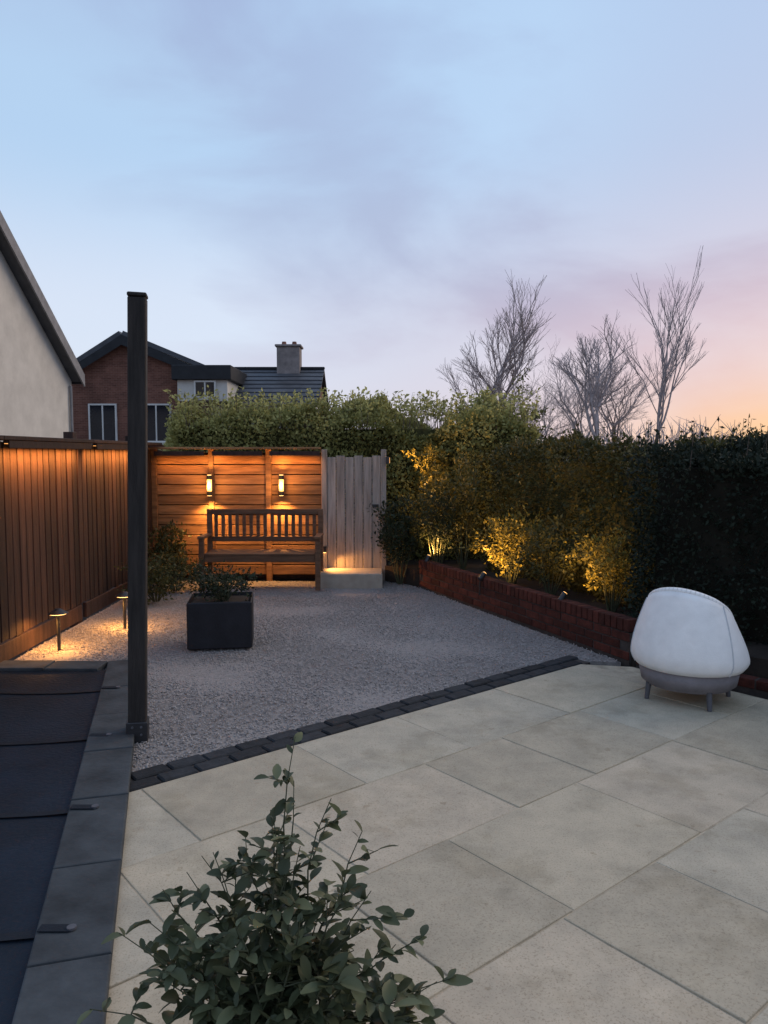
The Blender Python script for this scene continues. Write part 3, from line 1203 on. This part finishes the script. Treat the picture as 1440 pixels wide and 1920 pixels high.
def chair():
    t = thing('tub_chair', 'white rounded tub chair with a grey seat base by the dark hedge', 'chair', (2.06, 5.10, 0), R(-40))
    nA, nZ = 44, 14
    bm = bmesh.new()
    span = R(125)

    def top(a):
        return .76 - .215 * min(1.15, abs(a) / R(100)) ** 1.9

    def prof(v):
        """Outer radius along the height: tucked-in foot, full belly, slight closing at the rim."""
        return .335 + .030 * math.sin(min(1.0, v / .18) * math.pi / 2) - .095 * max(0, (v - .18) / .82) ** 1.5

    def rad(v, a):
        return prof(v)
    rings = {}
    for side in (0, 1):
        for i in range(nA + 1):
            a = -span + 2 * span * i / nA
            for j in range(nZ + 1):
                v = j / nZ
                r_ = rad(v, a) - (.045 if side else 0)
                z = .235 + (top(a) - .235) * v
                # back of the chair points to -Y (towards us)
                x = math.sin(a) * r_ * 1.03
                y = -math.cos(a) * r_
                rings[side, i, j] = bm.verts.new((x, y, z))
    for side in (0, 1):
        for i in range(nA):
            for j in range(nZ):
                q = [rings[side, i, j], rings[side, i + 1, j], rings[side, i + 1, j + 1], rings[side, i, j + 1]]
                bm.faces.new(q if not side else q[::-1])
    for i in range(nA):
        bm.faces.new([rings[0, i, nZ], rings[0, i + 1, nZ], rings[1, i + 1, nZ], rings[1, i, nZ]])
        bm.faces.new([rings[0, i, 0], rings[1, i, 0], rings[1, i + 1, 0], rings[0, i + 1, 0]])
    for i in (0, nA):
        for j in range(nZ):
            bm.faces.new([rings[0, i, j], rings[0, i, j + 1], rings[1, i, j + 1], rings[1, i, j]])
    bmesh.ops.bevel(bm, geom=[e for e in bm.edges if len(e.link_faces) == 2 and e.calc_face_angle() > .8], offset=.014, segments=3, affect='EDGES')
    sh = obj('shell', bm, 'shell', t, True)
    rim, piping = [], []
    for i in range(nA):
        pr = []
        for ii in (i, i + 1):
            a = -span + 2 * span * ii / nA
            r_ = prof(1) - .0225
            pr.append(Vector((math.sin(a) * r_ * 1.03, -math.cos(a) * r_, top(a) + .004)))
        rim.append((pr[0], pr[1], .021, .021))
    V, F = tube_arrays(rim, 10)
    pyobj('rolled_rim', V, F, 'shell', t, smooth=True)
    for a in (R(-62), R(62)):
        piping = []
        for j in range(nZ):
            pr = []
            for jj in (j, j + 1):
                v = jj / nZ
                r_ = prof(v) + .001
                pr.append(Vector((math.sin(a) * r_ * 1.03, -math.cos(a) * r_, .235 + (top(a) - .235) * v)))
            piping.append((pr[0], pr[1], .005, .005))
        V, F = tube_arrays(piping, 6)
        pyobj('seam', V, F, 'cushion', sh, smooth=True)
    bm = bmesh.new()
    bmesh.ops.create_cone(bm, cap_ends=True, segments=48, radius1=.300, radius2=.330, depth=.155)
    bmesh.ops.translate(bm, verts=bm.verts, vec=(0, 0, .185))
    bmesh.ops.bevel(bm, geom=[e for e in bm.edges if e.calc_face_angle() > .8], offset=.02, segments=3, affect='EDGES')
    obj('seat_base', bm, 'chair_base', t, True)
    bm = bmesh.new()
    bmesh.ops.create_cone(bm, cap_ends=True, segments=40, radius1=.245, radius2=.245, depth=.12)
    bmesh.ops.translate(bm, verts=bm.verts, vec=(0, 0, .375))
    bmesh.ops.bevel(bm, geom=[e for e in bm.edges if e.calc_face_angle() > .8], offset=.03, segments=3, affect='EDGES')
    obj('seat_cushion', bm, 'cushion', t, True)
    for sx in (-1, 1):
        for sy in (-1, 1):
            V, F = tube_arrays([((sx * .195, sy * .19, .13), (sx * .205, sy * .2, .0), .020, .015)], 10)
            pyobj('leg', V, F, 'leg', t, smooth=True)


chair()

# ------------------------------------------------------------------ neighbouring houses


def tri_prism(name, pts, m, parent):
    """pts: list of faces as vertex coordinate loops."""
    bm = bmesh.new()
    for loop in pts:
        bm.faces.new([bm.verts.new(p) for p in loop])
    bmesh.ops.remove_doubles(bm, verts=bm.verts, dist=1e-4)
    return obj(name, bm, m, parent)


def slab_between(name, a, b, c, d, th, m, parent):
    """Thick sheet a-b-c-d, thickness along its normal."""
    a, b, c, d = map(Vector, (a, b, c, d))
    n = (b - a).cross(d - a).normalized() * th
    bm = bmesh.new()
    v = [bm.verts.new(p) for p in (a, b, c, d, a + n, b + n, c + n, d + n)]
    for f in ((0, 1, 2, 3), (4, 5, 6, 7), (0, 1, 5, 4), (1, 2, 6, 5), (2, 3, 7, 6), (3, 0, 4, 7)):
        bm.faces.new([v[i] for i in f])
    return obj(name, bm, m, parent)


def roof_courses(parent, a, b, c, d, n, m='slate', name='slate_course'):
    """Overlapping courses from eaves a-b up to ridge d-c."""
    a, b, c, d = map(Vector, (a, b, c, d))
    nrm = (b - a).cross(d - a).normalized()
    if nrm.z < 0:
        nrm = -nrm
    for k in range(n):
        t0, t1 = k / n, min(1.0, (k + 1.15) / n)
        p = [a.lerp(d, t0), b.lerp(c, t0), b.lerp(c, t1), a.lerp(d, t1)]
        p = [p[0] + nrm * .05, p[1] + nrm * .05, p[2] + nrm * .01, p[3] + nrm * .01]
        bm = bmesh.new()
        v = [bm.verts.new(x) for x in p] + [bm.verts.new(x - nrm * .03) for x in p]
        for f in ((0, 1, 2, 3), (7, 6, 5, 4), (0, 4, 5, 1), (1, 5, 6, 2), (2, 6, 7, 3), (3, 7, 4, 0)):
            bm.faces.new([v[i] for i in f])
        obj(name, bm, m, parent)


# house with the pale gable, its gable wall faces the garden
gx, ye, ze, sl_ = -10.92, 27.1, 4.28, .685
ry = 20.6
zr = ze + (ye - ry) * sl_
yn = ry - (ye - ry)
h1 = thing('gable_house', 'pale rendered house with a dark sloping roof edge at the far left', 'house', (0, 0, 0))
tri_prism('wall', [[(gx, yn, 0), (gx, ye, 0), (gx, ye, ze), (gx, ry, zr), (gx, yn, ze)],
                   [(gx, ye, 0), (gx - 9, ye, 0), (gx - 9, ye, ze), (gx, ye, ze)],
                   [(gx, yn, 0), (gx - 9, yn, 0), (gx - 9, yn, ze), (gx, yn, ze)]], 'render', h1)
ex = .35
rf1 = slab_between('roof', (gx + ex, ye + .12, ze - .12 * sl_ + .05), (gx - 9, ye + .12, ze - .12 * sl_ + .05), (gx - 9, ry, zr + .05), (gx + ex, ry, zr + .05), -.14, 'slate', h1)
slab_between('roof', (gx + ex, yn - .4, ze - .4 * sl_ + .05), (gx - 9, yn - .4, ze - .4 * sl_ + .05), (gx - 9, ry, zr + .05), (gx + ex, ry, zr + .05), .14, 'slate', h1)
for yy, s, oh in ((ye + .14, 1, .14), (yn - .42, -1, .42)):
    z0, z1 = ze - oh * sl_ + .22, zr + .22
    a, b_ = Vector((gx + ex + .02, yy, z0)), Vector((gx + ex + .02, ry, z1))
    tri_prism('bargeboard', [[a, b_, b_ - Vector((0, 0, .42)), a - Vector((0, 0, .42))],
                             [a + Vector((.05, 0, 0)), b_ + Vector((.05, 0, 0)), b_ + Vector((.05, 0, -.42)), a + Vector((.05, 0, -.42))],
                             [a, b_, b_ + Vector((.05, 0, 0)), a + Vector((.05, 0, 0))],
                             [a - Vector((0, 0, .42)), b_ - Vector((0, 0, .42)), b_ + Vector((.05, 0, -.42)), a + Vector((.05, 0, -.42))]], 'barge', h1)
cyl('downpipe', .05, 0, ze - .3, 'barge', h1, 10, (gx + .07, ye - .25, 0))
box('gutter', gx - 9, gx + .3, ye + .125, ye + .24, ze - .20, ze - .08, 'fascia', h1)

# brick house, gable towards us
HY = 34.0
h2 = thing('brick_house', 'red-brown brick house with a dark pointed roof behind the post', 'house', (0, 0, 0))
ax0, ax1, apx, eav, eavr, apz = -14.4, -7.5, -11.35, 4.9, 5.2, 6.75
tri_prism('wall', [[(ax0 + .25, HY, 0), (ax1 - .25, HY, 0), (ax1 - .25, HY, eavr), (apx, HY, apz - .15), (ax0 + .25, HY, eav)],
                   [(ax1 - .25, HY, 0), (ax1 - .25, HY + 8, 0), (ax1 - .25, HY + 8, eavr), (ax1 - .25, HY, eavr)],
                   [(ax0 + .25, HY, 0), (ax0 + .25, HY + 8, 0), (ax0 + .25, HY + 8, eav), (ax0 + .25, HY, eav)]], 'brick2', h2)
for s, xe, ev in ((1, ax0, eav), (-1, ax1, eavr)):
    slab_between('roof', (xe, HY - .35, ev - .05), (xe, HY + 8, ev - .05), (apx, HY + 8, apz), (apx, HY - .35, apz), -.2 * s, 'slate', h2)
    tri_prism('bargeboard', [[(xe, HY - .37, ev - .12), (apx, HY - .37, apz + .02), (apx, HY - .37, apz - .42), (xe, HY - .37, ev - .42)]], 'fascia', h2)


def window(parent, x0, x1, y, z0, z1, nx=2):
    wv = box('window', x0, x1, y - .06, y - .02, z0, z1, 'glass', parent, 0)
    for a, b_, c, d in ((x0 - .07, x0, z0 - .07, z1 + .07), (x1, x1 + .07, z0 - .07, z1 + .07), (x0, x1, z1, z1 + .07), (x0, x1, z0 - .07, z0)):
        box('frame', a, b_, y - .10, y - .01, c, d, 'white', wv, 0)
    box('sill', x0 - .14, x1 + .14, y - .16, y - .011, z0 - .16, z0 - .075, 'render', wv, 0)
    for k in range(1, nx):
        xm = x0 + (x1 - x0) * k / nx
        box('mullion', xm - .03, xm + .03, y - .09, y - .061, z0, z1, 'white', wv, 0)
    return wv


cyl('downpipe', .05, 0, 4.7, 'fascia', h2, 10, (ax0 + .45, HY - .08, 0))
window(h2, -12.9, -11.8, HY, 2.2, 3.75)
window(h2, -10.6, -9.4, HY, 2.2, 3.75)
# long slate-roofed house to the right with a flat-topped dormer and a chimney
h3 = thing('slate_house', 'slate-roofed house with a flat dormer and chimney behind the hedge', 'house', (0, 0, 0))
x0, x1 = -9.3, -2.9
box('wall', x0 + .2, x1 - .2, 34.6, 41, 0, 3.9, 'render', h3, 0)
tri_prism('gable_wall', [[(x1 - .19, 34.6, 3.9), (x1 - .19, 41, 3.9), (x1 - .19, 37.8, 5.3)], [(x0 + .19, 34.6, 3.9), (x0 + .19, 41, 3.9), (x0 + .19, 37.8, 5.3)]], 'brick2', h3)
roof_courses(h3, (x0, 34.2, 3.75), (x1, 34.2, 3.75), (x1, 37.8, 5.72), (x0, 37.8, 5.72), 9)
slab_between('rear_roof', (x0, 41.4, 3.75), (x1, 41.4, 3.75), (x1, 37.8, 5.72), (x0, 37.8, 5.72), .1, 'slate', h3)
box('ridge', x0 - .02, x1 + .02, 37.7, 37.9, 5.72, 5.84, 'fascia', h3, .03)
dm = box('dormer', -8.9, -6.75, 33.4, 37.6, 3.9, 4.80, 'render', h3, 0)
box('fascia', -9.1, -6.55, 33.2, 37.7, 4.802, 5.42, 'fascia', dm, .02)
window(h3, -8.1, -7.3, 33.4, 4.1, 4.7, 2)
ch = box('chimney', -5.15, -4.05, 37.3, 38.3, 5.0, 6.75, 'chimney', h3, .02)
box('chimney_cap', -5.23, -3.97, 37.22, 38.38, 6.752, 6.86, 'chimney', ch, .02)
for k in (-.25, .25):
    cyl('chimney_pot', .13, 6.862, 7.05, 'brick2', ch, 12, (-4.6 + k, 37.8, 0), None, .10)

# ------------------------------------------------------------------ trees
bare_tree('bare_tree', 'bare twiggy tree rising above the back hedge right of centre', (3.55, 25, 0), 6.4, 5, .12, 6)
bare_tree('bare_tree', 'taller bare tree near the sunset at the right', (8.3, 30, 0), 7.0, 11, .15, 6, (.12, 0))
bare_tree('bare_tree', 'slender bare tree with one high shoot nearest the sunset', (10.1, 30, 0), 8.2, 23, .09, 5, (.02, 0), .26)
bare_tree('bare_tree', 'broad low bare tree between the two taller ones', (9.4, 36, 0), 6.3, 31, .10, 6, (0, 0), .62)
bare_tree('bare_tree', 'low bushy bare tree below the high shoot', (11.2, 37, 0), 6.4, 37, .10, 6, (0, 0), .62)
bare_tree('bare_tree', 'low bushy bare tree just right of the olive evergreen', (7.6, 38, 0), 5.2, 41, .09, 6, (0, 0), .62)
shrub('evergreen_tree', 'small olive evergreen tree poking above the back hedge', (2.0, 12.5, 0), .55, 2.85, 5200, .06, 'pine', 71, 14, None, 'tree')


def far_wood():
    rng = np.random.default_rng(77)
    V0, F0 = [], []
    segs = []
    for k in range(420):
        x = rng.uniform(-10, 75)
        y = rng.uniform(75, 110)
        h = rng.uniform(2.5, 4.6) * (1.25 if x < 35 else .9)
        segs.append(((x, y, 0), (x + rng.normal() * .3, y, h), .12, .02))
        for _ in range(9):
            z = rng.uniform(.3, 1) * h
            segs.append(((x, y, z * .8), (x + rng.normal() * 1.1, y + rng.normal(), z + rng.uniform(.1, .8)), .05, .012))
    V, F = tube_arrays(segs, 3)
    o = pyobj('far_wood', V, F, 'twig')
    o['kind'] = 'stuff'
    o['label'] = 'far-off line of bare trees low on the horizon'
    o['category'] = 'trees'


far_wood()

# ------------------------------------------------------------------ foreground shrub


def leaf_mesh(seed):
    r = random.Random(seed)
    L_ = .056 * r.uniform(.75, 1.25)
    wd_ = .0130 * r.uniform(.8, 1.4)
    bm = bmesh.new()
    rows = []
    crl = -.012 * r.uniform(-.4, 2.6)
    fold = r.uniform(.15, .6)
    for i in range(5):
        t_ = i / 4
        hw = wd_ * math.sin(math.pi * (t_ * .92 + .04)) ** .75
        bend = crl * t_ * t_
        rows.append([bm.verts.new((t_ * L_, -hw, bend + hw * fold)), bm.verts.new((t_ * L_, 0, bend)), bm.verts.new((t_ * L_, hw, bend + hw * fold))])
    for i in range(4):
        for k in (0, 1):
            bm.faces.new([rows[i][k], rows[i + 1][k], rows[i + 1][k + 1], rows[i][k + 1]])
    me = bpy.data.meshes.new('leaf')
    bm.to_mesh(me)
    bm.free()
    a = me.attributes.new('leafvar', 'FLOAT', 'POINT')
    a.data.foreach_set('value', np.full(len(me.vertices), r.choice((.02, .1, .2, .3, .42, .55, .7, .95)), dtype=np.float32))
    me.materials.append(M['fore'])
    me.polygons.foreach_set('use_smooth', [True] * len(me.polygons))
    return me


def fore_shrub():
    rd = random.Random(91)
    base = Vector((-.26, 1.93, 0))
    t = thing('leafy_shrub', 'loose leafy green shrub in the foreground growing up over the patio slabs', 'shrub', base)
    bm = bmesh.new()
    bmesh.ops.create_circle(bm, cap_ends=True, segments=28, radius=.17)
    for v in bm.verts:
        k = 1 + .12 * mnoise.noise(v.co * 9)
        v.co = Vector((v.co.x * k, v.co.y * k * .8, .006))
    r = bmesh.ops.extrude_face_region(bm, geom=bm.faces[:])
    for v in r['geom']:
        if isinstance(v, bmesh.types.BMVert):
            v.co = Vector((v.co.x * .75, v.co.y * .75, .035))
    obj('soil_pocket', bm, 'soil', t)
    lm = [leaf_mesh(i) for i in range(14)]
    segs, spots = [], []
    # stems: (tip x, tip y, tip z) relative to the base
    tips = [(.0, -.02, .34), (-.18, -.06, .30), (.2, -.05, .28), (-.34, .02, .24), (.34, .0, .18), (-.02, .14, .5), (.00, .12, .875), (.02, .10, .76), (-.06, .14, .66), (.2, .1, .62), (-.24, .12, .54), (-.34, .06, .48), (-.42, .1, .30), (.3, .1, .30), (.1, .12, .42), (-.16, .0, .40), (-.03, .05, .70), (.12, .10, .72), (-.13, .12, .60), (-.20, .05, .58), (.16, .0, .55), (-.28, .10, .50), (-.36, .0, .42), (-.45, .05, .36),
            (.22, .08, .46), (.26, -.02, .36), (.40, .05, .22), (.46, .1, .20), (-.5, -.05, .22), (.05, -.08, .48), (-.10, -.08, .46), (-.3, -.1, .34), (.14, -.12, .36), (.3, -.08, .2), (-.08, .1, .52), (.05, .02, .62)]
    for tx, ty, tz in tips:
        p = Vector((rd.uniform(-.05, .05), rd.uniform(-.05, .03), 0))
        e = Vector((tx, ty, tz))
        q = p
        nseg = 7
        for k in range(1, nseg + 1):
            u = k / nseg
            nq = Vector((p.x + (e.x - p.x) * u ** 1.25, p.y + (e.y - p.y) * u ** 1.2, tz * u ** .9)) + Vector((rd.gauss(0, .008), rd.gauss(0, .008), 0))
            segs.append((q, nq, .0052 * (1.1 - u * .8), .0052 * (1.1 - (u + .1) * .8)))
            if u > .25:
                d = (nq - q).normalized()
                for _ in range(3):
                    spots.append((q.lerp(nq, rd.random()), d, 1.12 - .5 * u * tz / .8))
                # side twig
                if rd.random() < .85 and u < .95:
                    az = rd.uniform(0, 2 * math.pi)
                    sd_ = Vector((math.cos(az), math.sin(az) * .7, rd.uniform(.1, .7)))
                    tl = rd.uniform(.05, .15)
                    tp = nq + sd_.normalized() * tl
                    segs.append((nq, tp, .0022, .0012))
                    for m_ in range(7):
                        spots.append((nq.lerp(tp, (m_ + 1) / 7), sd_.normalized(), rd.uniform(.75, 1.05) * (1.1 - .4 * nq.z / .8)))
            q = nq
    V, F = tube_arrays(segs, 6)
    pyobj('stems', V, F, 'stem', t, smooth=True)
    placed = []
    for p, d, s in spots:
        az = rd.uniform(0, 2 * math.pi)
        out = Vector((math.cos(az), math.sin(az), rd.uniform(-.25, .55)))
        dr = (out + d * .7).normalized()
        up = Vector((rd.gauss(0, .35), rd.gauss(0, .35), 1)).normalized()
        yv = up.cross(dr).normalized()
        zv = dr.cross(yv)
        mt = Matrix((dr, yv, zv)).transposed().to_4x4()
        mt.translation = p
        placed.append((mt @ Matrix.Scale(s * rd.uniform(.55, 1.4), 4), rd.randrange(14)))
    # the largest-showing leaves (highest, nearest) as single parts, the rest joined
    placed.sort(key=lambda q: -q[0].translation.z)
    for mt, k in placed[:300]:
        o = mesh_obj('leaf', lm[k], t)
        o.matrix_local = mt
    VV, FF, vv, n0 = [], [], [], 0
    for mt, k in placed[300:]:
        me = lm[k]
        val = me.attributes['leafvar'].data[0].value
        vs = [mt @ v.co for v in me.vertices]
        VV += [list(v) for v in vs]
        FF += [[i + n0 for i in p.vertices] for p in me.polygons]
        vv += [min(1, val + rd.uniform(-.05, .3))] * len(vs)
        n0 += len(vs)
    if VV:
        o = pyobj('lower_leaves', VV, FF, 'fore', t, vv, True)
        o['kind'] = 'stuff'


fore_shrub()
